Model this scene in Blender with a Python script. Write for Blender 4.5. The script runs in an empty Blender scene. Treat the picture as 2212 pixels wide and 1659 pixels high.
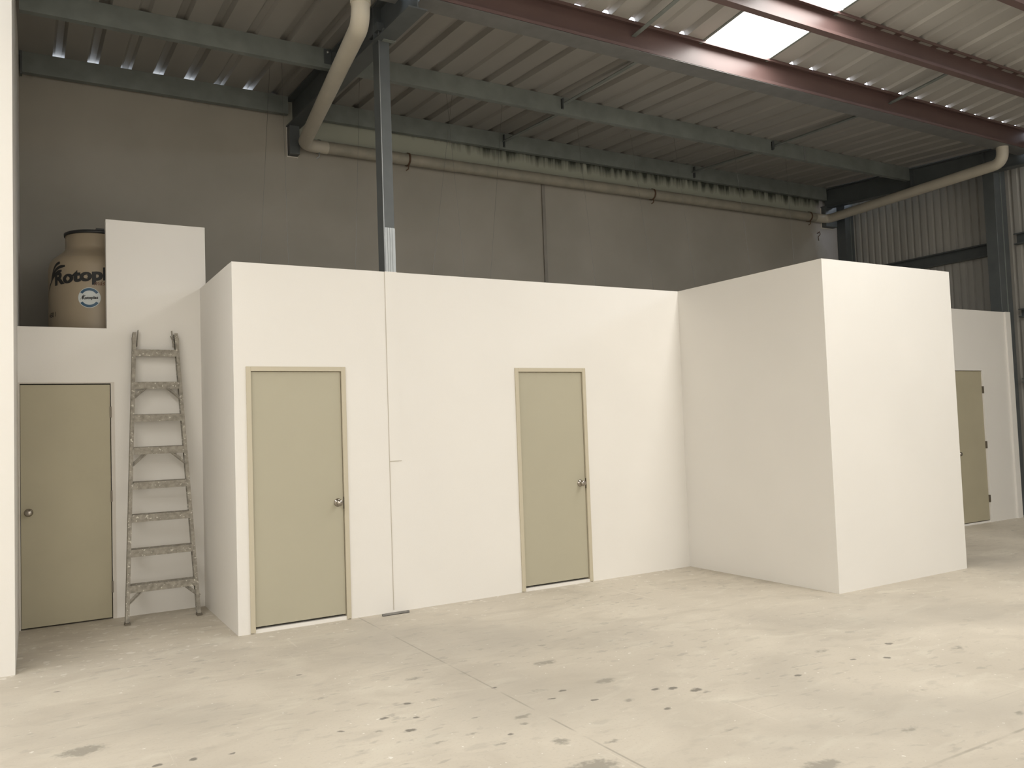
import bpy, math, random
from mathutils import Vector, Matrix
random.seed(7)
C = bpy.context.scene.collection
S = bpy.context.scene
PI = math.pi

# ---------------------------------------------------------------- camera
CAMH = 1.5868
pitch, roll, yaw = 0.049491, -0.035264, 0.532395
f = Vector((math.sin(yaw)*math.cos(pitch), math.cos(yaw)*math.cos(pitch), math.sin(pitch)))
r = Vector((math.cos(yaw), -math.sin(yaw), 0)); u = r.cross(f)
r2 = math.cos(roll)*r + math.sin(roll)*u; u2 = -math.sin(roll)*r + math.cos(roll)*u
cam = bpy.data.objects.new('camera', bpy.data.cameras.new('camera')); C.objects.link(cam)
cam.data.sensor_width = 36; cam.data.lens = 36*1792/2212
cam.data.clip_start = 0.05; cam.data.clip_end = 200
m = Matrix((r2, u2, -f)).transposed().to_4x4(); m.translation = (0, 0, CAMH)
cam.matrix_world = m
S.camera = cam

# ---------------------------------------------------------------- world, exposure, lights
w = bpy.data.worlds.new('world'); S.world = w; w.use_nodes = True
w.node_tree.nodes['Background'].inputs[0].default_value = (0.80, 0.88, 1.0, 1)
w.node_tree.nodes['Background'].inputs[1].default_value = 14.0
S.view_settings.view_transform = 'Standard'; S.view_settings.look = 'None'
S.view_settings.gamma = 1; S.view_settings.use_curve_mapping = False
S.view_settings.exposure = -0.87
SKY_EMIT = 26.0

def area(name, loc, target, sx, sy, power, col=(1, .965, .90)):
    l = bpy.data.lights.new(name, 'AREA'); l.shape = 'RECTANGLE'; l.size = sx; l.size_y = sy
    l.energy = power; l.color = col
    o = bpy.data.objects.new(name, l); C.objects.link(o); o.location = loc
    o.rotation_euler = (Vector(target)-Vector(loc)).to_track_quat('-Z', 'Y').to_euler()
    return o
# daylight through the open loading doorway behind the camera
area('daylight_doorway', (.5, -7.9, 2.6), (.5, 8, 2.2), 9.0, 4.6, 520)

# ---------------------------------------------------------------- materials
def lin(c):
    return tuple((x/255/12.92 if x/255 <= .04045 else ((x/255+.055)/1.055)**2.4) for x in c)
def mat(name, col, rough=.6, metal=0., var=0., vscale=4., bump=0., bscale=60., spec=.5, stretch=None, col2=None):
    mt = bpy.data.materials.new(name); mt.use_nodes = True
    nt = mt.node_tree; b = nt.nodes['Principled BSDF']
    b.inputs['Base Color'].default_value = (*col, 1); b.inputs['Roughness'].default_value = rough
    b.inputs['Metallic'].default_value = metal; b.inputs['Specular IOR Level'].default_value = spec
    if var or bump:
        g = nt.nodes.new('ShaderNodeNewGeometry'); mp = nt.nodes.new('ShaderNodeMapping')
        nt.links.new(g.outputs['Position'], mp.inputs[0])
        if stretch: mp.inputs['Scale'].default_value = stretch
    if var:
        n = nt.nodes.new('ShaderNodeTexNoise'); n.inputs['Scale'].default_value = vscale; n.inputs['Detail'].default_value = 6
        nt.links.new(mp.outputs[0], n.inputs['Vector'])
        rp = nt.nodes.new('ShaderNodeValToRGB'); rp.color_ramp.elements[0].position = .3; rp.color_ramp.elements[1].position = .7
        c2 = col2 or tuple(x*(1-var) for x in col)
        rp.color_ramp.elements[0].color = (*c2, 1); rp.color_ramp.elements[1].color = (*col, 1)
        nt.links.new(n.outputs[0], rp.inputs[0]); nt.links.new(rp.outputs[0], b.inputs['Base Color'])
    if bump:
        n = nt.nodes.new('ShaderNodeTexNoise'); n.inputs['Scale'].default_value = bscale; n.inputs['Detail'].default_value = 3
        nt.links.new(g.outputs['Position'], n.inputs['Vector'])
        bp = nt.nodes.new('ShaderNodeBump'); bp.inputs['Strength'].default_value = bump; bp.inputs['Distance'].default_value = .002
        nt.links.new(n.outputs[0], bp.inputs['Height']); nt.links.new(bp.outputs[0], b.inputs['Normal'])
    return mt
M = {}
M['white'] = mat('white_paint', (.76, .735, .69), .55, var=.03, vscale=1.2, bump=.15, bscale=120, spec=.3)
M['white_dirty'] = mat('white_caulk', (.62, .58, .52), .8)
M['seam'] = mat('seam_line', (.50, .46, .39), .8)
M['door'] = mat('door_enamel', (.42, .39, .295), .45, var=.03, vscale=2, spec=.35)
M['door_old'] = mat('worn_door_enamel', (.42, .38, .27), .5, var=.06, vscale=3, spec=.35)
M['frame'] = mat('frame_enamel', (.51, .46, .35), .42, spec=.4)
M['steel'] = mat('grey_steel_paint', (.085, .095, .097), .42, var=.18, vscale=6, spec=.5)
M['purlin'] = mat('galvanised_purlin', (.20, .22, .205), .5, metal=.15, var=.25, vscale=5, spec=.5)
M['maroon'] = mat('red_oxide_paint', (.13, .082, .076), .42, var=.12, vscale=3, spec=.5)
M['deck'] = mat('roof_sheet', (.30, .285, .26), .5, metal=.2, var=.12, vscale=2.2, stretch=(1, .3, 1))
M['deck_front'] = mat('upper_roof_sheet', (.43, .415, .385), .5, metal=.2, var=.12, vscale=2.2, stretch=(1, .3, 1))  # lighter copy of the roof sheet: bounced light put into the colour
M['clad'] = mat('wall_sheet', (.36, .35, .32), .5, metal=.1, var=.15, vscale=2.5, stretch=(1, 1, .3))
M['gutter'] = mat('galvanised_gutter', (.20, .20, .195), .42, metal=.35, var=.2, vscale=7)
M['stud'] = mat('galvanised_stud', (.33, .345, .345), .35, metal=.7, var=.15, vscale=10)
M['pvc'] = mat('pvc_pipe', (.45, .415, .34), .45, var=.08, vscale=5)
M['dark'] = mat('dark_gap', (.03, .028, .025), .9)  # near black: shade inside the door gaps, also the ladder hinge plate
M['pvc_painted'] = mat('pipe_painted_like_wall', (.30, .27, .215), .6, var=.25, vscale=6, col2=(.22, .21, .17))
M['black'] = mat('black_plastic', (.015, .015, .015), .5)
M['chrome'] = mat('satin_nickel', (.36, .33, .29), .22, metal=1.)
M['rust'] = mat('rusty_iron', (.10, .055, .03), .8, var=.3, vscale=20)
M['tank'] = mat('beige_tank', (.33, .27, .19), .45, var=.07, vscale=3)
M['ink'] = mat('black_print', (.012, .012, .012), .6)
M['red_ink'] = mat('red_brown_print', (.14, .06, .03), .6)
M['sticker'] = mat('sticker_white', (.58, .62, .62), .45)
M['sticker_blue'] = mat('sticker_blue', (.03, .09, .16), .45)
M['wire'] = mat('galvanised_wire', (.2, .2, .19), .3, metal=.9)
M['slab'] = mat('mezzanine_slab', (.25, .23, .2), .8, var=.2)
M['hinge'] = mat('hinge_steel', (.16, .14, .11), .5, metal=.5)
M['strip'] = mat('dusty_steel_strip', (.28, .27, .25), .55, metal=.3, var=.3, vscale=30)

# ladder: wood grey with paint spatter
lm = mat('paint_spattered_ladder', (.37, .34, .285), .7, var=.45, vscale=28)
nt = lm.node_tree; b = nt.nodes['Principled BSDF']
src = b.inputs['Base Color'].links[0].from_socket
g = nt.nodes.new('ShaderNodeNewGeometry'); n = nt.nodes.new('ShaderNodeTexNoise'); n.inputs['Scale'].default_value = 45; n.inputs['Detail'].default_value = 2
nt.links.new(g.outputs['Position'], n.inputs['Vector'])
rp = nt.nodes.new('ShaderNodeValToRGB'); rp.color_ramp.elements[0].position = .64; rp.color_ramp.elements[1].position = .68
nt.links.new(n.outputs[0], rp.inputs[0])
mx = nt.nodes.new('ShaderNodeMixRGB'); nt.links.new(rp.outputs[0], mx.inputs[0]); nt.links.new(src, mx.inputs[1]); mx.inputs[2].default_value = (.6, .57, .5, 1)
nt.links.new(mx.outputs[0], b.inputs['Base Color']); M['ladder'] = lm

# skylight sheet
sm = bpy.data.materials.new('translucent_skylight'); sm.use_nodes = True
b = sm.node_tree.nodes['Principled BSDF']; b.inputs['Base Color'].default_value = (.9, .9, .88, 1)
b.inputs['Emission Color'].default_value = (1, .975, .93, 1); b.inputs['Emission Strength'].default_value = SKY_EMIT
M['skylight'] = sm

# old concrete wall
def concrete_wall():
    mt = bpy.data.materials.new('old_concrete_wall'); mt.use_nodes = True
    nt = mt.node_tree; b = nt.nodes['Principled BSDF']; b.inputs['Roughness'].default_value = .85
    b.inputs['Specular IOR Level'].default_value = .2
    L = nt.links.new; N = nt.nodes.new
    g = N('ShaderNodeNewGeometry'); sep = N('ShaderNodeSeparateXYZ'); L(g.outputs['Position'], sep.inputs[0])
    n = N('ShaderNodeTexNoise'); n.inputs['Scale'].default_value = .9; n.inputs['Detail'].default_value = 7; L(g.outputs['Position'], n.inputs['Vector'])
    rp = N('ShaderNodeValToRGB'); rp.color_ramp.elements[0].position = .3; rp.color_ramp.elements[1].position = .7
    rp.color_ramp.elements[0].color = (.285, .265, .225, 1); rp.color_ramp.elements[1].color = (.345, .32, .275, 1); L(n.outputs[0], rp.inputs[0])
    # cement band above the drain pipe, greener and paler
    mr = N('ShaderNodeMapRange'); mr.inputs[1].default_value = 5.06; mr.inputs[2].default_value = 5.10; L(sep.outputs[2], mr.inputs[0])
    xr = N('ShaderNodeMapRange'); xr.inputs[1].default_value = 2.7; xr.inputs[2].default_value = 2.85; L(sep.outputs[0], xr.inputs[0])
    mb_ = N('ShaderNodeMath'); mb_.operation = 'MULTIPLY'; L(mr.outputs[0], mb_.inputs[0]); L(xr.outputs[0], mb_.inputs[1])
    mx = N('ShaderNodeMixRGB'); L(mb_.outputs[0], mx.inputs[0]); L(rp.outputs[0], mx.inputs[1]); mx.inputs[2].default_value = (.34, .35, .29, 1)
    # paler patch at the right end
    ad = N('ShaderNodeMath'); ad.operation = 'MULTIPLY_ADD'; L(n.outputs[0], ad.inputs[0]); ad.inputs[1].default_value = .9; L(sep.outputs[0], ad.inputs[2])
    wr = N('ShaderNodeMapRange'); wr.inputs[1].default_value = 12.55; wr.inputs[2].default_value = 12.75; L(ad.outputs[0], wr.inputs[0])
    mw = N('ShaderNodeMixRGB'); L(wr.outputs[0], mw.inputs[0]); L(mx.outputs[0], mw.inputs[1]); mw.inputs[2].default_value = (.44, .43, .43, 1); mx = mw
    # black mould runs hanging from the top
    mp = N('ShaderNodeMapping'); mp.inputs['Scale'].default_value = (14, 1, 1.6); L(g.outputs['Position'], mp.inputs[0])
    n2 = N('ShaderNodeTexNoise'); n2.inputs['Scale'].default_value = 1.0; n2.inputs['Detail'].default_value = 5; L(mp.outputs[0], n2.inputs['Vector'])
    h = N('ShaderNodeMapRange'); h.inputs[1].default_value = 5.12; h.inputs[2].default_value = 5.42; L(sep.outputs[2], h.inputs[0])
    n3 = N('ShaderNodeMapRange'); n3.interpolation_type = 'SMOOTHSTEP'; n3.inputs[1].default_value = 4.0; n3.inputs[2].default_value = 6.2; n3.inputs[3].default_value = .25; n3.inputs[4].default_value = .62; L(sep.outputs[0], n3.inputs[0])
    a1 = N('ShaderNodeMath'); a1.operation = 'MULTIPLY'; L(n2.outputs[0], a1.inputs[0]); L(h.outputs[0], a1.inputs[1])
    a2 = N('ShaderNodeMath'); a2.operation = 'MULTIPLY'; L(a1.outputs[0], a2.inputs[0]); L(n3.outputs[0], a2.inputs[1])
    r3 = N('ShaderNodeValToRGB'); r3.color_ramp.elements[0].position = .13; r3.color_ramp.elements[1].position = .30; L(a2.outputs[0], r3.inputs[0])
    m2 = N('ShaderNodeMixRGB'); L(r3.outputs[0], m2.inputs[0]); L(mx.outputs[0], m2.inputs[1]); m2.inputs[2].default_value = (.05, .055, .045, 1)
    L(m2.outputs[0], b.inputs['Base Color'])
    return mt
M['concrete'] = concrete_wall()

# floor: (x, y, radius_x, radius_y, strength)
STAINS = [(2.12, 4.97, .11, .045, .6), (.24, 4.88, .16, .10, .8), (2.98, 4.75, .12, .07, .75), (3.06, 4.2, .10, .06, .75),
 (3.2, 5.14, .08, .05, .5), (3.22, 4.7, .09, .04, .4), (2.24, 3.2, .19, .12, .8), (2.3, 3.56, .07, .06, .7), (3.1, 2.62, .16, .08, .8),
 (2.33, 3.97, .09, .035, .8), (2.28, 3.88, .04, .03, .8), (4.61, 3.85, .11, .06, .55), (4.19, 3.72, .09, .06, .4),
 (2.96, 3.84, .06, .04, .6), (5.35, 3.36, .14, .07, .5), (2.62, 4.29, .20, .06, .4), (1.99, 3.91, .06, .04, .6), (2.04, 3.71, .05, .03, .7),
 (1.51, 4.96, .10, .04, .45), (.98, 5.13, .22, .16, .3), (2.51, 3.41, .08, .03, .6), (3.1, 3.18, .16, .04, .45), (3.8, 2.67, .14, .05, .5),
 (3.39, 3.69, .14, .04, .45), (1.6, 4.23, .04, .03, .6), (2.07, 4.52, .10, .05, .45), (4.45, 2.48, .06, .04, .6), (4.4, 2.99, .16, .09, .35),
 (6.12, 3.74, .12, .09, .4), (1.8, 3.9, .10, .03, .5), (2.12, 4.1, .05, .02, .6), (1.2, 4.1, .12, .05, .25), (5.0, 2.7, .12, .05, .3)]
DOTS = [(4.06, 3.58, .016), (1.44, 4.35, .012), (2.15, 3.79, .012), (.88, 4.39, .012), (.71, 4.42, .012), (.55, 4.45, .012), (.17, 6.1, .012), (1.55, 5.5, .012), (2.62, 4.12, .012),
 (2.75, 4.2, .014), (2.45, 4.5, .012), (2.8, 3.95, .012), (3.38, 3.75, .02), (3.3, 3.85, .018), (4.6, 3.6, .015), (4.8, 3.5, .015), (5.1, 3.7, .015), (1.7, 4.4, .015), (1.85, 4.3, .015), (1.75, 4.15, .018), (1.9, 4.55, .015), (3.2, 3.9, .02), (3.05, 3.6, .015)]
def floor_mat():
    mt = bpy.data.materials.new('stained_concrete_floor'); mt.use_nodes = True
    nt = mt.node_tree; b = nt.nodes['Principled BSDF']; L = nt.links.new; N = nt.nodes.new
    b.inputs['Specular IOR Level'].default_value = .35
    g = N('ShaderNodeNewGeometry'); P = g.outputs['Position']
    def noise(sc, det=6, stretch=None, rot=0, dist=0):
        mp = N('ShaderNodeMapping'); L(P, mp.inputs[0])
        if stretch: mp.inputs['Scale'].default_value = stretch
        mp.inputs['Rotation'].default_value = (0, 0, rot)
        n = N('ShaderNodeTexNoise'); n.inputs['Scale'].default_value = sc; n.inputs['Detail'].default_value = det
        n.inputs['Distortion'].default_value = dist; L(mp.outputs[0], n.inputs['Vector']); return n.outputs[0]
    def ramp(x, p0, p1, c0=(0, 0, 0, 1), c1=(1, 1, 1, 1)):
        rp = N('ShaderNodeValToRGB'); rp.color_ramp.elements[0].position = p0; rp.color_ramp.elements[1].position = p1
        rp.color_ramp.elements[0].color = c0; rp.color_ramp.elements[1].color = c1; L(x, rp.inputs[0]); return rp.outputs[0]
    def mix(fac, a, c, k=1.):
        mx = N('ShaderNodeMixRGB')
        if k != 1.:
            mu = N('ShaderNodeMath'); mu.operation = 'MULTIPLY'; L(fac, mu.inputs[0]); mu.inputs[1].default_value = k; fac = mu.outputs[0]
        L(fac, mx.inputs[0]); L(a, mx.inputs[1])
        mx.inputs[2].default_value = (*c, 1); return mx.outputs[0]
    col = ramp(noise(.8, 8, dist=.6), .32, .68, (.50, .45, .372, 1), (.595, .54, .45, 1))
    col = mix(ramp(noise(1.3, 9, (1, 1.7, 1), .2, 1.6), .50, .74), col, (.40, .355, .29), .45)      # trowel clouds
    col = mix(ramp(noise(2.1, 10, (1, 2.2, 1), -.25, 1.2), .55, .75), col, (.66, .62, .52), .5)         # pale dust
    col = mix(ramp(noise(60, 4), .55, .8), col, (.36, .32, .26), .35)
    # white paint specks, denser along the new walls
    col = mix(ramp(noise(26, 2), .715, .73), col, (.78, .75, .68), .8)
    # paint spatter at the foot of the new walls
    sp = N('ShaderNodeSeparateXYZ'); L(P, sp.inputs[0])
    yr = N('ShaderNodeMapRange'); yr.inputs[1].default_value = 6.0; yr.inputs[2].default_value = 6.75; yr.inputs[3].default_value = -.10; yr.inputs[4].default_value = .02; L(sp.outputs[1], yr.inputs[0])
    ya = N('ShaderNodeMath'); ya.operation = 'ADD'; L(yr.outputs[0], ya.inputs[0]); L(noise(11, 8), ya.inputs[1])
    col = mix(ramp(ya.outputs[0], .625, .665), col, (.72, .68, .61), .6)
    # damp grey patches
    col = mix(ramp(noise(.55, 10, dist=.4), .50, .66), col, (.385, .35, .295), .6)
    col = mix(ramp(noise(4.5, 8, (1, 1.8, 1), .3), .60, .68), col, (.36, .33, .28), .3)
    mk = N('ShaderNodeMath'); mk.operation = 'MULTIPLY'; L(ramp(noise(7.5, 7, (1, 2.0, 1), .25), .60, .66), mk.inputs[0]); L(ramp(noise(.9, 3), .42, .60), mk.inputs[1])
    col = mix(mk.outputs[0], col, (.32, .295, .25), .5)
    # scratches left by dragged things
    col = mix(ramp(noise(1.6, 3, (14, .5, 1), 1.15), .70, .74), col, (.68, .63, .54), .35)
    col = mix(ramp(noise(1.2, 4, (.5, 16, 1), .12), .69, .73), col, (.35, .32, .27), .3)
    # individual stains
    wn = N('ShaderNodeTexNoise'); wn.inputs['Scale'].default_value = 14; wn.inputs['Detail'].default_value = 5; L(P, wn.inputs['Vector'])
    ws = N('ShaderNodeVectorMath'); ws.operation = 'MULTIPLY_ADD'; L(wn.outputs['Color'], ws.inputs[0]); ws.inputs[1].default_value = (.07, .07, 0); L(P, ws.inputs[2])
    wo = N('ShaderNodeVectorMath'); wo.operation = 'SUBTRACT'; L(ws.outputs[0], wo.inputs[0]); wo.inputs[1].default_value = (.035, .035, 0); PW = wo.outputs[0]
    nz = N('ShaderNodeTexNoise'); nz.inputs['Scale'].default_value = 30; nz.inputs['Detail'].default_value = 6; L(P, nz.inputs['Vector'])
    acc = None
    def add(v):
        nonlocal acc
        if acc is None: acc = v; return
        a = N('ShaderNodeMath'); a.operation = 'MAXIMUM'; L(acc, a.inputs[0]); L(v, a.inputs[1]); acc = a.outputs[0]
    for (x, y, rx, ry, s) in STAINS:
        mp = N('ShaderNodeMapping'); mp.vector_type = 'TEXTURE'; mp.inputs['Location'].default_value = (x, y, 0)
        mp.inputs['Scale'].default_value = (rx, ry, 1); L(PW, mp.inputs[0])
        ln = N('ShaderNodeVectorMath'); ln.operation = 'LENGTH'; L(mp.outputs[0], ln.inputs[0])
        mr = N('ShaderNodeMapRange'); mr.inputs[1].default_value = 1.25; mr.inputs[2].default_value = 0.0; mr.inputs[4].default_value = s; L(ln.outputs['Value'], mr.inputs[0])
        add(mr.outputs[0])
    m1 = N('ShaderNodeMath'); m1.operation = 'MULTIPLY'; L(acc, m1.inputs[0]); L(nz.outputs[0], m1.inputs[1])
    st = ramp(m1.outputs[0], .13, .26)
    col = mix(st, col, (.255, .235, .195), .75)
    acc = None
    for (x, y, rr) in DOTS:
        mp = N('ShaderNodeMapping'); mp.vector_type = 'TEXTURE'; mp.inputs['Location'].default_value = (x, y, 0)
        mp.inputs['Scale'].default_value = (rr*1.7, rr*1.1, 1); L(PW, mp.inputs[0])
        ln = N('ShaderNodeVectorMath'); ln.operation = 'LENGTH'; L(mp.outputs[0], ln.inputs[0])
        mr = N('ShaderNodeMapRange'); mr.inputs[1].default_value = 1.2; mr.inputs[2].default_value = .7; L(ln.outputs['Value'], mr.inputs[0])
        add(mr.outputs[0])
    col = mix(acc, col, (.13, .12, .10), .8)
    # saw-cut joints
    sep = N('ShaderNodeSeparateXYZ'); L(P, sep.inputs[0])
    for ax, val, wd in ((0, 2.44, .009), (1, 2.35, .012)):
        s_ = N('ShaderNodeMath'); s_.operation = 'SUBTRACT'; L(sep.outputs[ax], s_.inputs[0]); s_.inputs[1].default_value = val
        a_ = N('ShaderNodeMath'); a_.operation = 'ABSOLUTE'; L(s_.outputs[0], a_.inputs[0])
        mr = N('ShaderNodeMapRange'); mr.inputs[1].default_value = wd; mr.inputs[2].default_value = wd*.35; L(a_.outputs[0], mr.inputs[0])
        brk = ramp(noise(3), .38, .55)
        mm = N('ShaderNodeMath'); mm.operation = 'MULTIPLY'; L(mr.outputs[0], mm.inputs[0]); L(brk, mm.inputs[1])
        col = mix(mm.outputs[0], col, (.27, .245, .2), .6)
    L(col, b.inputs['Base Color'])
    rr = N('ShaderNodeMapRange'); rr.inputs[3].default_value = .42; rr.inputs[4].default_value = .75; L(noise(1.5), rr.inputs[0]); L(rr.outputs[0], b.inputs['Roughness'])
    bp = N('ShaderNodeBump'); bp.inputs['Strength'].default_value = .25; bp.inputs['Distance'].default_value = .004
    L(noise(30, 6), bp.inputs['Height']); L(bp.outputs[0], b.inputs['Normal'])
    return mt
M['floor'] = floor_mat()

# ---------------------------------------------------------------- geometry helpers
class MB:
    def __init__(s): s.v = []; s.f = []; s.sm = []
    def add(s, vs, fs, smooth=False):
        k = len(s.v); s.v += [tuple(x) for x in vs]; s.f += [[i+k for i in q] for q in fs]; s.sm += [smooth]*len(fs); return s
    def box(s, x0, x1, y0, y1, z0, z1):
        vs = [(x, y, z) for z in (z0, z1) for y in (y0, y1) for x in (x0, x1)]
        return s.add(vs, [(0, 2, 3, 1), (4, 5, 7, 6), (0, 1, 5, 4), (2, 6, 7, 3), (0, 4, 6, 2), (1, 3, 7, 5)])
    def sweep(s, prof, p0, p1, side, up):
        """closed outline prof [(a,b)] swept from p0 to p1"""
        p0, p1, side, up = map(Vector, (p0, p1, side, up)); n = len(prof)
        a = (p1-p0).cross(side).dot(up)
        vs = [p0+side*q[0]+up*q[1] for q in prof]+[p1+side*q[0]+up*q[1] for q in prof]
        fs = [(i, (i+1) % n, n+(i+1) % n, n+i) for i in range(n)]+[tuple(range(n))[::-1], tuple(range(n, 2*n))]
        return s.add(vs, fs)
    def bar(s, p0, p1, w, d, up=(0, 0, 1)):
        p0, p1 = Vector(p0), Vector(p1); t = (p1-p0).normalized(); side = t.cross(Vector(up)).normalized(); uu = side.cross(t)
        return s.sweep([(-w/2, -d/2), (w/2, -d/2), (w/2, d/2), (-w/2, d/2)], p0, p1, side, uu)
    def tube(s, pts, rad, n=16, cap=True):
        pts = [Vector(p) for p in pts]; rings = []; prev = None
        for i, p in enumerate(pts):
            t = (pts[min(i+1, len(pts)-1)]-pts[max(i-1, 0)]).normalized()
            ref = Vector((0, 0, 1)) if abs(t.z) < .9 else Vector((0, 1, 0))
            if prev is None: a = t.cross(ref).normalized()
            else: a = (prev - t*prev.dot(t)).normalized()
            prev = a; bb = t.cross(a)
            rings.append([p+(a*math.cos(2*PI*j/n)+bb*math.sin(2*PI*j/n))*rad for j in range(n)])
        vs = [q for rg in rings for q in rg]; fs = []
        for i in range(len(pts)-1):
            for j in range(n): fs.append((i*n+j, i*n+(j+1) % n, (i+1)*n+(j+1) % n, (i+1)*n+j))
        s.add(vs, fs, True)
        if cap: s.add(rings[0], [tuple(range(n))[::-1]]); s.add(rings[-1], [tuple(range(n))])
        return s
    def lathe(s, prof, o=(0, 0, 0), ax=(0, 0, 1), n=48):
        """prof [(radius, height)] about axis ax through o"""
        ax = Vector(ax).normalized(); o = Vector(o); a = ax.orthogonal().normalized(); bb = ax.cross(a)
        vs = [o+ax*h+(a*math.cos(2*PI*j/n)+bb*math.sin(2*PI*j/n))*rr for rr, h in prof for j in range(n)]
        fs = [(i*n+j, i*n+(j+1) % n, (i+1)*n+(j+1) % n, (i+1)*n+j) for i in range(len(prof)-1) for j in range(n)]
        return s.add(vs, fs, True)
    def build(s, name, material, parent=None, bevel=0):
        me = bpy.data.meshes.new(name); me.from_pydata(s.v, [], s.f)
        for p, q in zip(me.polygons, s.sm): p.use_smooth = q
        me.materials.append(M[material] if isinstance(material, str) else material); me.update()
        o = bpy.data.objects.new(name, me); C.objects.link(o)
        if parent: o.parent = parent; o.matrix_parent_inverse = parent.matrix_world.inverted()
        if bevel:
            bv = o.modifiers.new('bevel', 'BEVEL'); bv.width = bevel; bv.segments = 2; bv.limit_method = 'ANGLE'
        return o
def tag(o, label=None, cat=None, group=None, kind=None):
    if label: o['label'] = label
    if cat: o['category'] = cat
    if group: o['group'] = group
    if kind: o['kind'] = kind
    return o
def empty(name, loc=(0, 0, 0)):
    o = bpy.data.objects.new(name, None); C.objects.link(o); o.location = loc
    o.empty_display_size = .1; o.matrix_world = Matrix.Translation(loc); return o
def struct(o, label=None, cat=None): return tag(o, label, cat, kind='structure')
def smooth_path(pts, rad, n=6):
    """round the inner corners of a polyline"""
    pts = [Vector(p) for p in pts]; out = [pts[0]]
    for i in range(1, len(pts)-1):
        a = pts[i]+(pts[i-1]-pts[i]).normalized()*rad; c = pts[i]+(pts[i+1]-pts[i]).normalized()*rad
        for k in range(n+1):
            t = k/n; out.append(a*(1-t)**2+pts[i]*2*t*(1-t)+c*t*t)
    out.append(pts[-1]); return out
def wall_x(mb, x0, x1, y0, y1, z0, z1, holes=()):
    """wall running along X, with door holes (hx0, hx1, hz0, hz1)"""
    cur = x0
    for hx0, hx1, hz0, hz1 in sorted(holes):
        mb.box(cur, hx0, y0, y1, z0, z1)
        if hz0 > z0: mb.box(hx0, hx1, y0, y1, z0, hz0)
        if hz1 < z1: mb.box(hx0, hx1, y0, y1, hz1, z1)
        cur = hx1
    mb.box(cur, x1, y0, y1, z0, z1); return mb

# ---------------------------------------------------------------- layout numbers
D = 6.844; H = 2.985
YB = 9.79                      # face of the old concrete wall
YP = 9.67; YM = 8.07; YG = 6.38; Y1 = 6.16; Y2 = 5.245; Y3 = 4.17
XL, XR = 2.82, 12.42           # rafters
XC = 12.95                     # sheet clad wall
def zfar(y): return 5.60-.06*(YP-y)
def zfront(y): return 5.49+.12*(Y1-y)
PITCH = .3221

# ---------------------------------------------------------------- shell
struct(MB().box(-6, 14, -9, 10.5, -.12, 0).build('floor', 'floor'), 'stained beige concrete warehouse floor', 'floor')
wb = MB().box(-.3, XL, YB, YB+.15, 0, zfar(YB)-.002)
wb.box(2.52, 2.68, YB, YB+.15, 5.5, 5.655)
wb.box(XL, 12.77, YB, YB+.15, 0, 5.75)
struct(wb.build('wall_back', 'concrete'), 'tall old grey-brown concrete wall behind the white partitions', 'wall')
struct(MB().box(6.36, 6.41, YB-.025, YB, 2.5, 5.0).build('trim_1', 'slab'), 'narrow raised brown vertical joint on the concrete wall', 'trim')
struct(MB().box(XC+.09, XC+.11, -9, 10.2, 0, 5.36).build('wall_right_outer', 'clad')).name = 'wall_right'
bpy.data.objects['wall_right']['label'] = 'plain outer sheet behind the ribbed cladding'
def clad_profile(y0, y1, pitch=.125):
    pts = []; y = y0
    while y < y1:
        pts += [(y, 0), (y+pitch*.55, 0), (y+pitch*.68, .03), (y+pitch*.87, .03)]; y += pitch
    pts.append((y, 0)); return pts
pf = clad_profile(-2, 10.1); k = len(pf)
mb = MB(); mb.add([(XC+d, y, 0) for y, d in pf]+[(XC+d, y, 5.42) for y, d in pf], [(i, i+1, k+i+1, k+i) for i in range(k-1)])
mb.build('cladding_sheet', 'clad', bpy.data.objects['wall_right'])
struct(MB().box(-6.1, -6, -9, 10.5, 0, 7.5).build('wall_left', 'white'), 'far left warehouse wall', 'wall')
struct(wall_x(MB(), -6, 14, -9, -8.9, 0, 7.6).build('wall_front', 'white'), 'warehouse wall behind the viewer', 'wall')

# roof sheets -----------------------------------------------------
def deck(mb, xs0, xs1, phase, y0, y1, zf):
    """trapezoid ribbed sheet, ribs standing up; y0 > y1"""
    n0 = math.floor((xs0-phase)/PITCH); pts = [(xs0, 0)]
    i = n0
    while True:
        c = phase+i*PITCH; i += 1; h = .028 if i % 3 == 0 else .05      # lapped ribs sit lower
        if c-.06 < xs0: continue
        if c+.06 > xs1: break
        pts += [(c-.055, 0), (c-.03, h), (c+.03, h), (c+.055, 0)]
    pts.append((xs1, 0)); k = len(pts)
    mb.add([(x, y0, zf(y0)+h) for x, h in pts]+[(x, y1, zf(y1)+h) for x, h in pts], [(i, i+1, k+i+1, k+i) for i in range(k-1)])
rf = MB()
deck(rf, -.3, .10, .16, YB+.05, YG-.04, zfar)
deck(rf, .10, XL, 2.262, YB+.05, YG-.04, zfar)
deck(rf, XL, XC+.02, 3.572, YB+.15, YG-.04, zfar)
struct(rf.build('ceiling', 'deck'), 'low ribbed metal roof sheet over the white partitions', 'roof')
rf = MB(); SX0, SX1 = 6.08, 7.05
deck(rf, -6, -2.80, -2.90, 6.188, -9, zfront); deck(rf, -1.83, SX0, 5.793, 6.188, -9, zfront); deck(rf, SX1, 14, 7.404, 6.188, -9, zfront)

struct(rf.build('ceiling_front', 'deck_front'), 'higher ribbed metal roof sheet with skylights nearer the viewer', 'roof').name = 'ceiling'
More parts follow.
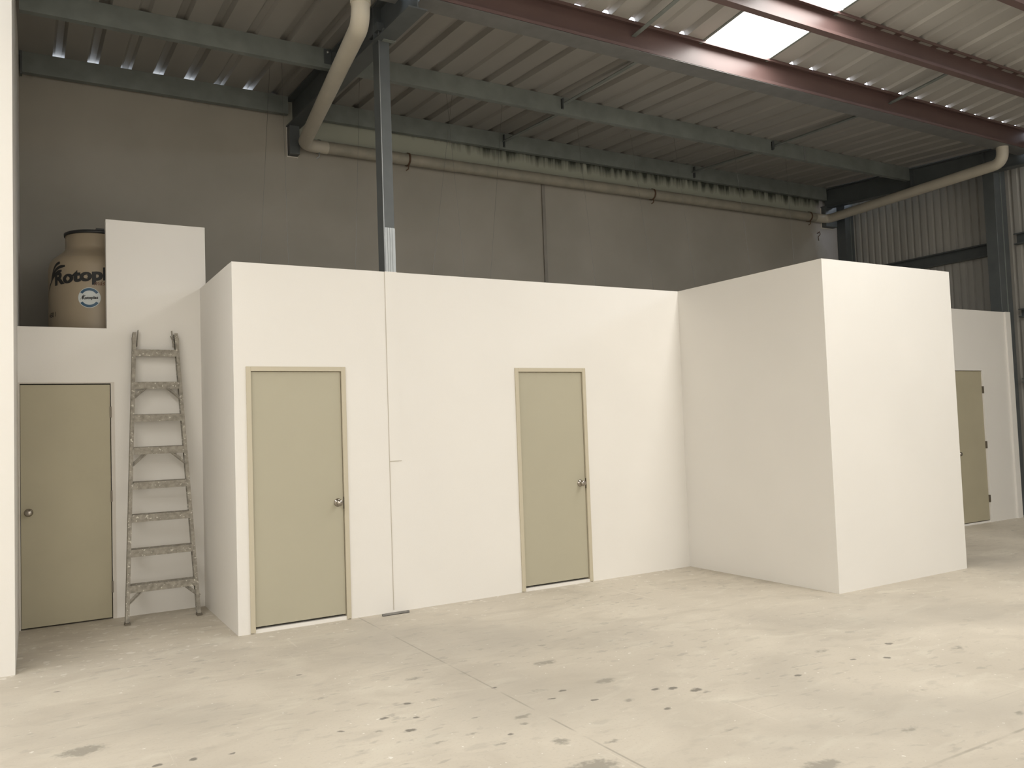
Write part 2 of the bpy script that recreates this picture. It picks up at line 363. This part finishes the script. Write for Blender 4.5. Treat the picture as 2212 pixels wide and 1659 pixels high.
# skylight panels, one between each pair of purlins
PANELS = [(SX0, SX1, ya, yb) for ya, yb in ((6.22, Y2-.02), (Y2-.04, Y3-.02), (Y3-.04, 2.6), (2.58, 1.0), (.98, -.6), (-.62, -3.2), (-3.22, -6), (-6.02, -9))]
PANELS += [(-2.80, -1.83, ya, yb) for ya, yb in ((6.22, 4.4), (4.38, 2.6), (2.58, 1.0), (.98, -.6), (-.62, -3.2), (-3.22, -6), (-6.02, -9))]  # unseen left strip, added and placed to brighten the left walls
for i, (SX0, SX1, ya, yb) in enumerate(PANELS):
    o = MB().add([(SX0-.03, ya, zfront(ya)+.004), (SX1+.03, ya, zfront(ya)+.004), (SX1+.03, yb, zfront(yb)+.004), (SX0-.03, yb, zfront(yb)+.004)], [(0, 1, 2, 3)]).build('window_%d' % (i+1), 'skylight')
    struct(o, 'translucent white skylight panel in the upper roof', 'skylight')
    fr = MB()
    for x in (SX0, SX1): fr.bar((x, ya, zfront(ya)-.004), (x, yb, zfront(yb)-.004), .03, .008)
    fr.build('skylight_flashing', 'purlin', o)

# ---------------------------------------------------------------- partitions
D1 = (1.543, 2.375); D2 = (4.065, 4.890); DT = 2.135
pw = wall_x(MB(), 1.447, 6.28, D, D+.10, 0, H, [(D1[0], D1[1], 0, DT), (D2[0], D2[1], 0, DT)])
struct(pw.build('wall_center', 'white'), 'long white partition wall holding two beige doors', 'wall')
struct(MB().box(1.447, 1.547, D+.1, 8.245, 0, H+.002).build('wall_return', 'white')).name = 'wall_corner'
struct(MB().box(6.18, 6.28, 4.941, D, 0, H).box(6.28, 8.107, 4.941, 5.041, 0, H).box(8.007, 8.107, 5.041, D, 0, H).build('wall_block', 'white'), 'white box-shaped room jutting forward', 'wall').name = 'wall_projection'
D4 = (10.83, 11.65)
pw = wall_x(MB(), 8.107, 12.30, 6.70, 6.80, 0, 2.975, [(D4[0], D4[1], 0, 2.14)])
struct(pw.build('wall_far', 'white'), 'far white partition with a beige door beyond the projecting room', 'wall')
struct(MB().box(12.28, 12.40, 6.675, 6.80, 0, 2.975).build('trim_2', 'white'), 'white corner strip closing the far partition', 'trim')
rw = MB()
D3 = (-.030, .664)
wall_x(rw, -.047, 1.447, 8.245, 8.345, 0, 2.585, [(-.046, .70, 0, 2.10)])
rw.box(.645, 1.447, 8.245, 8.345, 2.585, 3.58); rw.box(1.447, 1.50, 8.245, 8.345, 0, 3.58)
struct(rw.build('wall_recess', 'white'), 'stepped white wall of the recess behind the ladder', 'wall')
lw = MB(); zt = 5.62
P = [(-6, 6.72), (-.062, 6.72), (-.047, 8.245), (-.03, YB), (-6, YB)]
lw.add([(x, y, 0) for x, y in P]+[(x, y, zt if y > 7 else 5.15) for x, y in P], [(i, (i+1) % 5, 5+(i+1) % 5, 5+i) for i in range(5)]+[(0, 1, 2, 3, 4)[::-1], (5, 6, 7, 8, 9)])
struct(lw.build('wall_side', 'white'), 'bright white wall at the left edge', 'wall')
# room lids (plasterboard) and mezzanine slab
struct(MB().box(1.547, 12.35, D+.1, YB, 2.80, 2.84).box(6.28, 8.0, 5.041, D+.1, 2.80, 2.84).build('ceiling_rooms', 'white'), 'plasterboard lids of the partition rooms', 'ceiling').name = 'ceiling'
struct(MB().box(-.035, 1.447, 8.345, YB, 2.28, 2.40).build('floor_mezzanine', 'slab'), 'slab above the recess door that carries the tank', 'floor').name = 'floor'
# column boxing seams on the centre wall
struct(MB().box(2.762, 2.874, D-.004, D, 1.31, H+.003).build('trim_3', 'white'), 'flush white board boxing the column on the centre wall', 'trim')
sm_ = MB().box(2.757, 2.762, D-.0045, D, .02, H); sm_.box(2.762, 2.874, D-.0055, D-.004, 1.306, 1.311)
struct(sm_.build('trim_4', 'seam'), 'thin vertical seam running down the centre wall', 'trim')

# doors ----------------------------------------------------------
def knob(parent, x, y, z):
    k = MB().lathe([(0, -.004), (.033, -.004), (.033, .004), (.027, .009), (.014, .011), (.012, .03), (.016, .036), (.0265, .044), (.0285, .054), (.026, .064), (.017, .069), (0, .070)], (x, y, z), (0, -1, 0), 28).build('knob', 'chrome', parent)
    MB().lathe([(.0345, -.003), (.0345, .002), (.031, .0045)], (x, y, z), (0, -1, 0), 28).build('rose', 'chrome', k)
    return k
def framed_door(idx, x0, x1, y, label, hx):
    z0 = .035; zt = DT; d = bpy.data.objects.new('door_%d' % idx, None); C.objects.link(d); d.location = ((x0+x1)/2, y, 0); d.matrix_world = Matrix.Translation(d.location)
    struct(d, label, 'door')
    fw = .038; fr = MB()
    # frame with a stepped rebate
    for a, b_, c, e, q, g_ in ((x0, x0+fw, -.012, .10, z0-.03, zt), (x1-fw, x1, -.012, .10, z0-.03, zt), (x0+fw, x1-fw, -.012, .10, zt-fw, zt)):
        fr.box(a, b_, y+c, y+e, q, g_)
    fr.box(x0+fw, x0+fw+.014, y+.045, y+.10, z0, zt-fw); fr.box(x1-fw-.014, x1-fw, y+.045, y+.10, z0, zt-fw); fr.box(x0+fw, x1-fw, y+.045, y+.10, zt-fw-.014, zt-fw)
    fr.build('door_frame', 'frame', d, bevel=.002)
    lf = MB().box(x0+fw+.003, x1-fw-.004, y+.008, y+.044, z0+.012, zt-fw-.004).build('leaf', 'door', d, bevel=.0015)
    knob(lf, hx, y+.008, .985)
    MB().box(x1-fw-.0005-.002, x1-fw+.001, y-.006, y+.03, .93, 1.03).build('strike_plate', 'hinge', d)
    MB().box(x0+.02, x1-.02, y-.002, y+.10, 0, z0-.006).build('threshold', 'white', d)
    MB().box(x0+fw, x1-fw, y+.07, y+.10, z0-.006, z0+.03).build('floor_gap', 'dark', d)  # dark strip coloured as the shade under the leaf
    return d
framed_door(1, D1[0], D1[1], D, 'beige flush door in the left part of the centre wall', 2.285)
framed_door(2, D2[0], D2[1], D, 'beige flush door in the middle of the centre wall', 4.787)
d3 = struct(empty('door_3', (.32, 8.245, 0)), 'shaded beige door in the recess beside the ladder', 'door')
MB().box(-.046, -.033, 8.242, 8.345, 0, 2.10).box(.671, .70, 8.240, 8.345, 0, 2.10).box(-.033, .671, 8.242, 8.345, 2.088, 2.10).build('door_frame', 'white_dirty', d3)
lf3 = MB().box(D3[0], D3[1], 8.243, 8.285, .012, 2.078).build('leaf', 'door_old', d3, bevel=.0015)
knob(lf3, .028, 8.243, .985)
for z in (.28, 1.08, 1.83): MB().box(.660, .675, 8.232, 8.245, z-.05, z+.05).build('hinge', 'hinge', d3)
MB().box(-.033, .671, 8.30, 8.34, 0, 2.088).build('door_shadow_gap', 'dark', d3).name = 'door_stop'  # dark sheet behind the leaf puts shade into the slit round it
d4 = struct(empty('door_4', ((D4[0]+D4[1])/2, 6.7, 0)), 'far beige door, partly hidden by the projecting room', 'door')
MB().box(D4[0], D4[0]+.03, 6.69, 6.80, 0, 2.14).box(D4[1]-.03, D4[1]+.012, 6.686, 6.80, 0, 2.14).box(D4[0], D4[1], 6.69, 6.80, 2.12, 2.14).build('door_frame', 'white', d4)
lf4 = MB().box(D4[0]+.034, D4[1]-.034, 6.705, 6.745, .035, 2.115).build('leaf', 'door_old', d4, bevel=.0015)
knob(lf4, D4[0]+.10, 6.705, .98)
MB().box(D4[0]+.03, D4[1]-.03, 6.70, 6.80, 0, .025).build('threshold', 'white', d4)
for z in (.33, 1.08, 1.85): MB().box(D4[1]-.036, D4[1]-.022, 6.682, 6.705, z-.05, z+.05).build('hinge', 'hinge', d4)

# ---------------------------------------------------------------- steel frame
def c_prof(h, d, t=.004, lip=.022, s=1):
    """C section: web at 0, flanges towards s*d; origin at the web top"""
    p = [(0, 0), (d, 0), (d, -lip), (d-t, -lip), (d-t, -t), (t, -t), (t, -h+t), (d-t, -h+t), (d-t, -h+lip), (d, -h+lip), (d, -h), (0, -h)]
    return [(a*s, b) for a, b in p]
def purlin(x0, x1, yface, ztop, h, label, mt, d=.07, open_front=False, group=None):
    e = empty('roof_purlin', (x0, yface, ztop-h)); tag(e, label, 'roof beam', group)
    if open_front: pr = c_prof(h, d, s=-1, t=.005, lip=.03); y = yface+d
    else: pr = c_prof(h, d); y = yface
    MB().sweep(pr, (x0, y, ztop), (x1, y, ztop), (0, 1, 0), (0, 0, 1)).build('channel', mt, e)
    return e
zb = zfar(YP); zm = zfar(YM)
e = purlin(-.02, 2.735, YP, zb, .215, 'grey steel purlin along the concrete wall top, left bay with light slits above it', 'purlin')
MB().box(-.02, .0, YP-.01, YP+.07, zb-.24, zb).build('end_cleat', 'steel', e)
e = purlin(2.905, 12.33, YP, zb, .22, 'long grey steel purlin along the concrete wall top, right bay above the drain pipe', 'purlin')
for x in (5.72, 9.2): MB().box(x-.03, x+.0, YP-.012, YP, zb-.20, zb-.03).box(x-.03, x-.024, YP-.045, YP, zb-.20, zb-.03).build('cleat', 'steel', e)
e = purlin(-.02, 2.735, YM, zm, .205, 'grey steel purlin at mid roof, left of the pipe and rafter', 'purlin')
MB().box(2.66, 2.735, YM-.012, YM, zm-.16, zm-.01).build('cleat', 'steel', e)
MB().lathe([(0, .02), (.018, .02), (.018, 0)], (2.70, YM-.01, zm-.04), (0, -1, 0), 6).build('bolt', 'stud', e)
e = purlin(2.905, 12.33, YM, zm, .205, 'long grey steel purlin at mid roof, spanning right of the column', 'purlin')
for x in (5.61, 9.2): MB().box(x-.035, x-.005, YM-.012, YM, zm-.15, zm-.03).box(x-.035, x-.029, YM-.05, YM, zm-.15, zm-.03).build('cleat', 'steel', e)
MB().box(9.84, 9.87, YM-.006, YM, zm-.205, zm-.005).build('splice_plate', 'stud', e)
z1 = zfront(Y1)
purlin(2.905, 12.33, Y1, z1, .285, 'deep red-brown painted steel channel directly above the gutter', 'maroon', .08, True)
purlin(2.905, 12.33, Y2, zfront(Y2), .26, 'deep red-brown painted steel channel across the upper roof, between the two skylights', 'maroon', .08, True)
purlin(2.905, 12.33, Y3, zfront(Y3), .26, 'red-brown painted steel channel at the upper right corner of the roof', 'maroon', .08, True)
# gutters
def gutter(x0, x1, label):
    zt0 = 5.203; t = .004
    pr = [(0, 0), (YG-Y1-.08, 0), (YG-Y1-.08, .175), (YG-Y1-.055, .175), (YG-Y1-.055, .171), (YG-Y1-.076, .171)]
    w_ = YG-Y1
    # from the channel's underside to the far lip
    pr = [(0, 0), (w_, 0), (w_, .165), (w_+.02, .165), (w_+.02, .17), (w_-t, .17), (w_-t, t), (.085, t), (.085, .25), (.08, .25), (.08, t-.0005), (0, t-.0005)]
    o = MB().sweep(pr, (x0, Y1, zt0-.006), (x1, Y1, zt0-.006), (0, 1, 0), (0, 0, 1)).build('roof_gutter', 'gutter')
    return tag(o, label, 'gutter')
gutter(2.905, 12.33, 'long pale grey metal gutter under the red-brown channel')
gutter(-3, 2.735, 'metal gutter left of the rafter feeding the left pipe')

def ibeam(mb, p0, p1, h, b, tf=.012, tw=.009):
    p0, p1 = Vector(p0), Vector(p1); side = Vector((1, 0, 0))
    pr = [(-b/2, 0), (b/2, 0), (b/2, -tf), (tw/2, -tf), (tw/2, -h+tf), (b/2, -h+tf), (b/2, -h), (-b/2, -h), (-b/2, -h+tf), (-tw/2, -h+tf), (-tw/2, -tf), (-b/2, -tf)]
    return mb.sweep(pr, p0, p1, side, (0, 0, 1))
def rafter(x, label):
    e = empty('roof_rafter', (x, YB, 5.2)); tag(e, label, 'roof beam', None)
    ibeam(MB(), (x, YB, zfar(YB)-.01), (x, 6.10, zfar(6.10)-.01), .33, .17, tf=.014).build('lower_beam', 'steel', e)
    ibeam(MB(), (x, 6.10, zfront(6.10)-.01), (x, -8.9, zfront(-8.9)-.01), .30, .17).build('upper_beam', 'steel', e)
    for y in (8.07, 6.9): MB().box(x-.08, x+.08, y-.005, y+.005, zfar(y)-.32, zfar(y)-.02).build('stiffener_plate', 'steel', e)
    return e
ra = rafter(XL, 'dark grey steel rafter over the column beside the left drain pipe')
rb = rafter(XR, 'dark grey steel rafter along the corner of the sheet clad wall')
# rafter seats let into the concrete wall
for x, ex in ((2.81, .06), (12.45, .15)):
    o = empty('wall_bracket', (x, YB, 4.9)); tag(o, 'dark steel bracket under the rafter end, by the foot of the left pipe' if x < 5 else 'dark steel bracket at the wall corner beside the right pipe bend', 'bracket')
    MB().box(x-ex, x+ex, YB-.10, YB+.02, 4.92, 5.285).build('plate', 'steel', o, bevel=.004)
    MB().box(x-ex-.015, x-ex-.006, YB-.016, YB, 4.90, 5.26).box(x-ex-.006, x+ex, YB-.016, YB, 4.90, 4.908).build('mortar_edge', 'white_dirty', o)

def column(x0, x1, y0, y1, z0, z1_, label, cap=True):
    e = empty('steel_column', ((x0+x1)/2, (y0+y1)/2, z0)); tag(e, label, 'column')
    MB().box(x0, x1, y0, y1, z0, z1_).build('shaft', 'steel', e, bevel=.006)
    return e
c1 = column(2.770, 2.872, D+.008, D+.16, 0, 5.17, 'grey steel column rising from the centre wall to the roof')
MB().box(2.745, 2.90, D-.02, D+.19, 5.17, 5.245).build('cap_plate', 'steel', c1, bevel=.003)
cp = MB().box(2.795, 2.915, D-.045, D+.008, 5.085, 5.19); cp.build('cap_cleat', 'purlin', c1, bevel=.004)
MB().box(2.825, 2.90, D-.052, D-.045, 5.10, 5.175).build('cleat_recess', 'steel', c1)
sv = MB().box(2.776, 2.872, D+.002, D+.008, H-.2, 3.385)
for i in range(3): sv.box(2.800+i*.022, 2.808+i*.022, D-.002, D+.002, H-.2, 3.385)
sv.build('galvanised_stud', 'stud', c1)['label'] = 'shiny ribbed galvanised stud at the column foot'
MB().box(2.766, 2.772, D+.0, D+.012, H-.1, 5.17).build('corner_angle', 'stud', c1)
c2 = column(12.45, 12.75, 6.81, 6.98, 0, 5.32, 'wide dark steel column standing behind the far white partition')
MB().box(12.60, 12.612, 6.80, 6.812, 0, 5.3).build('web_edge', 'purlin', c2)
c3 = column(12.70, 12.93, 9.60, 9.78, 0, 5.45, 'dark steel post in the far corner between concrete and sheet walls')
MB().box(12.83, 12.842, 9.59, 9.602, 0, 5.3).build('web_edge', 'purlin', c3)

# girts on the sheet wall
for y0, y1, z0, h, d, lab in ((7.0, 9.6, 3.94, .20, .09, 'dark steel rail on the sheet wall left of the wide column'),
                       (2.0, 6.8, 4.03, .17, .09, 'upper steel rail on the sheet wall right of the wide column'),
                       (2.0, 6.8, 2.93, .13, .09, 'middle steel rail on the sheet wall beside the far partition top'),
                       (2.0, 6.8, 1.95, .07, .12, 'low pale steel rail on the sheet wall at the right edge')):
    o = MB().sweep([(0, 0), (-d, 0), (-d, .02), (-d+.004, .02), (-d+.004, .004), (-.004, .004), (-.004, h-.004), (-d+.004, h-.004), (-d+.004, h-.02), (-d, h-.02), (-d, h), (0, h)], (XC, y0, z0), (XC, y1, z0), (1, 0, 0), (0, 0, 1)).build('wall_rail', 'purlin' if h < .1 else 'steel')
    tag(o, lab, 'rail')

# sag straps between purlins
for x, ya, za, yb, zb_, lab in (
    (5.61, YM, zm-.09, YG+.01, 5.37, 'thin steel strap from the mid purlin to the gutter, left one'),
    (9.22, YM, zm-.09, YG+.01, 5.37, 'thin steel strap from the mid purlin to the gutter, right one'),
    (5.70, YP, zfar(YP)-.12, YM+.07, zm-.12, 'thin steel strap between concrete wall purlin and mid purlin, left one'),
    (9.15, YP, zfar(YP)-.12, YM+.07, zm-.12, 'thin steel strap between concrete wall purlin and mid purlin, right one'),
    (5.20, Y1+.07, z1-.12, Y2+.08, zfront(Y2)-.13, 'dark steel strap left of the lower skylight'),
    (9.20, Y1+.07, z1-.12, Y2+.08, zfront(Y2)-.13, 'dark steel strap between the red-brown channels right of the skylight')):
    o = MB().bar((x, ya, za), (x, yb, zb_), .05, .006).bar((x+.015, ya, za+.015), (x+.015, yb, zb_+.015), .006, .03).build('sag_strap', 'purlin')
    tag(o, lab, 'strap', None)

# ---------------------------------------------------------------- drain pipes
ZP = 5.045; YW = 9.69
dp = empty('drain_pipe', (2.385, 6.27, 5.2)); tag(dp, 'cream plastic drain pipe dropping beside the rafter, then along the concrete wall', 'pipe')
o = MB().tube(smooth_path([(2.385, 6.27, 5.20), (2.385, 6.27, 4.90), (2.90, 9.64, 5.03), (3.2, YW, ZP)], .16, 8), .077, 24).build('drop_pipe', 'pvc', dp)
MB().tube([(2.385, 6.27, 5.06), (2.385, 6.27, 5.12)], .084, 24).build('collar', 'pvc', o)
MB().tube([(3.2, YW, ZP), (12.0, YW, ZP)], .076, 24).build('wall_pipe', 'pvc_painted', dp)['label'] = 'wall pipe painted like the concrete'
MB().tube(smooth_path([(12.0, YW, ZP), (12.34, YW, ZP), (11.72, 6.27, 4.98), (11.72, 6.27, 5.20)], .16, 8), .077, 24).build('drop_pipe', 'pvc', dp)
for i, (x, col) in enumerate(((3.10, 'stud'), (4.27, 'rust'), (8.32, 'rust'), (11.85, 'rust'))):
    R_ = .084; mb = MB()
    mb.lathe([(R_-.004, -.012), (R_+.003, -.012), (R_+.003, .012), (R_-.004, .012)], (x, YW, ZP), (1, 0, 0), 24)
    mb.tube([(x, YW-.03, ZP-R_), (x-.01, YW-.04, ZP-R_-.05), (x-.035, YW-.02, ZP-R_-.07)], .008, 8)
    mb.bar((x, YW+.03, ZP+R_-.02), (x+.02, YB-.008, ZP+R_+.03), .02, .006)
    o = mb.build('clamp', col, dp); o['label'] = 'bright metal clamp' if i == 0 else 'rusty clamp'
hk = MB().tube(smooth_path([(12.17, YB-.03, 4.80), (12.20, YB-.03, 4.83), (12.22, YB-.03, 4.78), (12.16, YB-.03, 4.73), (12.17, YB-.03, 4.66)], .015), .006, 6)
hk.tube([(12.17, YB+.01, 4.80), (12.17, YB-.03, 4.80)], .006, 6)
tag(hk.build('wall_hook', 'rust'), 'small bent wire hook on the concrete wall near the right corner', 'hook')

# ---------------------------------------------------------------- hanger wires
WIRES = [((4.321, 5.363), (4.47, 3.391), 'hanger wire right of the column, leaning right towards its foot'), ((4.253, 4.634), (4.062, 3.365), 'hanger wire below the first rusty clamp, leaning left'),
 ((7.202, 4.35), (7.327, 3.432), 'bright hanger wire left of the projecting room corner'), ((7.942, 4.587), (8.093, 3.41), 'bright hanger wire above the inner corner of the projecting room'),
 ((9.094, 4.538), (9.197, 3.689), 'hanger wire above the side of the projecting room'), ((2.213, 4.936), (2.105, 3.314), 'dark hanger wire left of the column, nearest the stepped wall'),
 ((4.97, 4.67), (4.825, 3.402), 'hanger wire between the rusty clamp and the wall joint, leaning left'), ((2.379, 4.988), (2.389, 4.096), 'almost upright hanger wire below the left bracket'),
 ((6.268, 4.47), (6.363, 3.42), 'faint hanger wire just right of the brown wall joint'), ((3.216, 5.073), (3.133, 3.358), 'hanger wire close to the left side of the column'),
 ((10.114, 4.388), (10.135, 3.855), 'faint hanger wire nearest the pale end of the concrete wall')]
for wi, ((xa, za), (xb, zb2), lab) in enumerate(WIRES):
    q_ = (8.6, 8.35, 8.85)[wi % 3]/8.6; xa, xb = xa*q_, xb*q_; za, zb2 = CAMH+(za-CAMH)*q_, CAMH+(zb2-CAMH)*q_
    sl = (xa-xb)/(za-zb2); Y = 8.6*q_
    o = MB().tube([(xb+(2.84-zb2)*sl, Y, 2.84), (xb+(zfar(Y)-.005-zb2)*sl, Y, zfar(Y)-.005)], .0018, 6).build('hanger_wire', 'wire')
    tag(o, lab, 'wire', None)

# ---------------------------------------------------------------- water tank
TX, TY, TR = .61, 8.86, .41; TZ = 2.40
tk = empty('water_tank', (TX, TY, TZ)); tag(tk, 'beige plastic water tank with black lid, standing above the recess door', 'water tank')
body = MB().lathe([(0, 0), (TR-.04, 0), (TR-.01, .02), (TR, .06), (TR, .60), (TR, .80), (TR-.012, .855), (TR-.04, .895), (.30, .955), (.272, .985), (.266, 1.01), (.266, 1.125), (.262, 1.13), (0, 1.13)], (TX, TY, TZ), n=72).build('tank_body', 'tank', tk)
MB().lathe([(.262, 1.125), (.276, 1.125), (.278, 1.15), (.262, 1.158), (.12, 1.17), (.06, 1.185), (0, 1.187)], (TX, TY, TZ), n=60).build('lid', 'black', tk)
MB().box(TX-.02, TX+.05, TY-.27, TY-.20, TZ+1.155, TZ+1.172).build('lid_lug', 'black', tk)
def on_tank(pts, faces, name, mt, parent, eps):
    vs = []
    for a, z in pts: vs.append((TX+(TR+eps)*math.sin(a), TY-(TR+eps)*math.cos(a), z))
    mb = MB(); mb.add(vs, faces); return mb.build(name, mt, parent)
def text_on_tank(body_, size, th0, z0, tilt, name, mt, parent, eps=.0025, bold=0., sx=1., shear=0.):
    cu = bpy.data.curves.new(name, 'FONT'); cu.body = body_; cu.size = size; cu.offset = bold; cu.shear = shear; cu.resolution_u = 4
    to = bpy.data.objects.new(name, cu); C.objects.link(to)
    dg = bpy.context.evaluated_depsgraph_get(); me = bpy.data.meshes.new_from_object(to.evaluated_get(dg))
    vs = [v.co.copy() for v in me.vertices]; fs = [list(p.vertices) for p in me.polygons]
    C.objects.unlink(to); bpy.data.objects.remove(to)
    pts = [(th0+v.x*sx/TR, z0+v.y+tilt*v.x) for v in vs]
    return on_tank(pts, fs, name, mt, parent, eps)
def arc_on_tank(cx, cz, r0, r1, a0, a1, name, mt, parent, eps=.0025, n=24):
    pts = []; K = 6
    for i in range(n+1):
        a = a0+(a1-a0)*i/n
        for k_ in range(K):
            rr = r0+(r1-r0)*k_/(K-1); pts.append((cx+rr*math.sin(a)/TR, cz+rr*math.cos(a)))
    return on_tank(pts, [(K*i+k_, K*i+k_+1, K*i+K+k_+1, K*i+K+k_) for i in range(n) for k_ in range(K-1)], name, mt, parent, eps)
text_on_tank('Rotoplas', .155, -1.07, 3.022, .10, 'lettering', 'ink', tk, bold=.008, sx=1.17)
ARCS = [([(-1.20, 3.09), (-1.15, 3.14), (-1.06, 3.195), (-.97, 3.22), (-.89, 3.226)], .008, .024), ([(-1.25, 3.04), (-1.19, 3.09), (-1.06, 3.155), (-.91, 3.186), (-.75, 3.190)], .006, .027),
        ([(-1.33, 3.0), (-1.26, 3.04), (-1.13, 3.10), (-.98, 3.14), (-.84, 3.150)], .006, .026), ([(-1.42, 2.93), (-1.39, 2.97), (-1.34, 3.01), (-1.26, 3.05)], .003, .010)]
def swoosh(th0=-1.07, z0=3.022, sc=1., eps=.0025):
    mb = MB()
    for pl, w0, w1 in ARCS:
        P_ = smooth_path([(a, z, 0) for a, z in pl], .06, 4); n = len(P_); vs = []
        for k_, p in enumerate(P_):
            t = (P_[min(k_+1, n-1)]-P_[max(k_-1, 0)]); t = Vector((t.x*TR, t.y, 0)).normalized(); nn = Vector((-t.y, t.x))
            q_ = k_/(n-1); wd = (w0+(w1-w0)*min(1, q_*1.8))*(1 if q_ < .95 else .6)
            for s_ in (-.5, .5):
                a = th0+sc*(p.x+1.07+nn.x*wd*s_/TR); z = z0+sc*(p.y-3.022+nn.y*wd*s_)
                vs.append((TX+(TR+eps)*math.sin(a), TY-(TR+eps)*math.cos(a), z))
        mb.add(vs, [(2*k_, 2*k_+1, 2*k_+3, 2*k_+2) for k_ in range(n-1)])
    return mb
swoosh().build('logo_mark', 'ink', tk)
text_on_tank('más', .058, -.13, 3.005, .05, 'small_lettering', 'red_ink', tk, bold=.0005, shear=.3)
text_on_tank('450 l', .062, -1.34, 2.727, .05, 'capacity_print', 'ink', tk, bold=.001)
stk = empty('sticker', (TX, TY-TR, 2.885)); stk.parent = tk; stk.matrix_parent_inverse = tk.matrix_world.inverted(); stk['label'] = 'round white and blue sticker'
sa, sz = -.22, 2.890
arc_on_tank(sa, sz, .0005, .094, 0, 2*PI, 'sticker_disc', 'sticker', stk, eps=.002, n=40)
arc_on_tank(sa, sz, .066, .089, -1.0, 1.0, 'blue_band', 'sticker_blue', stk, eps=.004)
arc_on_tank(sa, sz, .066, .089, PI-1.0, PI+1.0, 'blue_band', 'sticker_blue', stk, eps=.004)
text_on_tank('Rotoplas', .037, sa-.060/TR, sz-.016, .05, 'sticker_lettering', 'ink', stk, eps=.004, bold=.0014, sx=1.0)
swoosh(sa-.054/TR, sz-.010, .17, .004).build('sticker_logo', 'ink', stk)

# ---------------------------------------------------------------- ladder
LA = (8.19-7.885)/2.55
def lp(x, z, off=0): return Vector((x, 7.885+LA*z+off, z))
ld = empty('step_ladder', (1.04, 7.885, 0)); tag(ld, 'paint-spattered grey ladder section leaning in the recess beside the shaded door', 'ladder')
def lrail(sgn):
    b0 = (.749, 0) if sgn < 0 else (1.331, 0); b1 = (.866, 2.545) if sgn < 0 else (1.218, 2.545)
    p0, p1 = lp(*b0), lp(*b1); up = (p1-p0).normalized(); out = Vector((0, -1, 0))
    side = Vector((1, 0, 0)); out = Vector((0, -1, LA)).normalized()
    # channel open towards the inside
    w_ = .030; dd = .075; t = .004
    pr = [(0, 0), (w_, 0), (w_, t), (t, t), (t, dd-t), (w_, dd-t), (w_, dd), (0, dd)]
    pr = [(a*(-sgn)+sgn*w_/2, b-dd+.02) for a, b in pr]
    return MB().sweep(pr, p0, p1, side, out).build('side_rail', 'ladder', ld)
lrail(-1); lrail(1)
STEP = [(2.36, .860, 1.215), (2.063, .850, 1.220), (1.767, .845, 1.232), (1.475, .838, 1.243), (1.17, .828, 1.258), (.887, .806, 1.280), (.592, .790, 1.297), (.292, .775, 1.320)]
for z, xa, xb in STEP:
    p, q = lp(xa-.004, z), lp(xb+.008, z)
    t = .003; d_ = .088; hh = .062; a_ = math.radians(4)
    pr = [(-.025, 0), (-.025+d_, 0), (-.025+d_, -.02), (-.025+d_-t, -.02), (-.025+d_-t, -t), (-.025+t, -t), (-.025+t, -hh), (-.025, -hh)]
    MB().sweep(pr, p+Vector((0, 0, hh/2)), q+Vector((0, 0, hh/2)), (0, math.cos(a_), math.sin(a_)), (0, -math.sin(a_)*.3, 1)).build('step', 'ladder', ld)
for (z, xa, xb) in (STEP[1], STEP[3], STEP[7]):
    for s_, x0 in ((1, xa), (-1, xb)):
        a = lp(x0-s_*.022, z-.135); b_ = lp(x0+s_*.105, z-.02)
        MB().bar(a+Vector((0, -.012, 0)), b_+Vector((0, -.012, 0)), .004, .026, up=(0, 1, 0)).bar(a+Vector((0, .0, .008)), b_+Vector((0, .0, .008)), .03, .004, up=(0, 1, 0)).build('brace', 'ladder', ld)
for s_, x0 in ((1, .868), (-1, 1.214)):
    q = lp(x0, 2.47)
    mb = MB(); mb.bar(q+Vector((s_*.018, .02, -.05)), q+Vector((s_*.030, .02, .10)), .005, .045, up=(0, 1, 0))
    mb.bar(q+Vector((s_*-.02, .0, -.06)), q+Vector((s_*-.024, .0, .03)), .006, .03, up=(0, 1, 0))
    if s_ < 0: mb.bar(q+Vector((-.018, -.01, -.02)), q+Vector((-.045, -.01, .05)), .004, .03, up=(0, 1, 0))
    mb.build('top_bracket', 'ladder', ld)
q = lp(1.195, 1.93); MB().bar(q+Vector((0, .03, -.05)), q+Vector((0, .03, .02)), .035, .012).bar(q+Vector((-.016, .03, .0)), q+Vector((-.016, .03, .08)), .004, .01).build('hinge_plate', 'dark', ld)
for x in (.749, 1.331):
    MB().box(x-.022, x+.022, 7.885-.045, 7.885+.03, -.0, .018).build('foot', 'hinge', ld)

# small strip lying on the floor at the foot of the seam
st = MB().box(2.62, 2.865, 6.745, 6.765, 0, .004).box(2.62, 2.865, 6.745, 6.749, 0, .018).box(2.62, 2.865, 6.761, 6.765, 0, .018).build('metal_strip', 'strip')
tag(st, 'short grey metal strip lying on the floor at the seam of the centre wall', 'metal strip')

# repeats share a group
for key, grp in (('hanger_wire', 'hanger wires of the partition ceilings'), ('sag_strap', 'straps between the roof beams'), ('roof_purlin', 'purlins under the roof sheets'),
                 ('roof_rafter', 'main rafters'), ('steel_column', 'steel columns'), ('wall_bracket', 'rafter brackets on the concrete wall'),
                 ('wall_rail', 'rails on the sheet clad wall'), ('roof_gutter', 'roof gutters')):
    for o in bpy.data.objects:
        if o.parent is None and o.name.split('.')[0] == key: o['group'] = grp
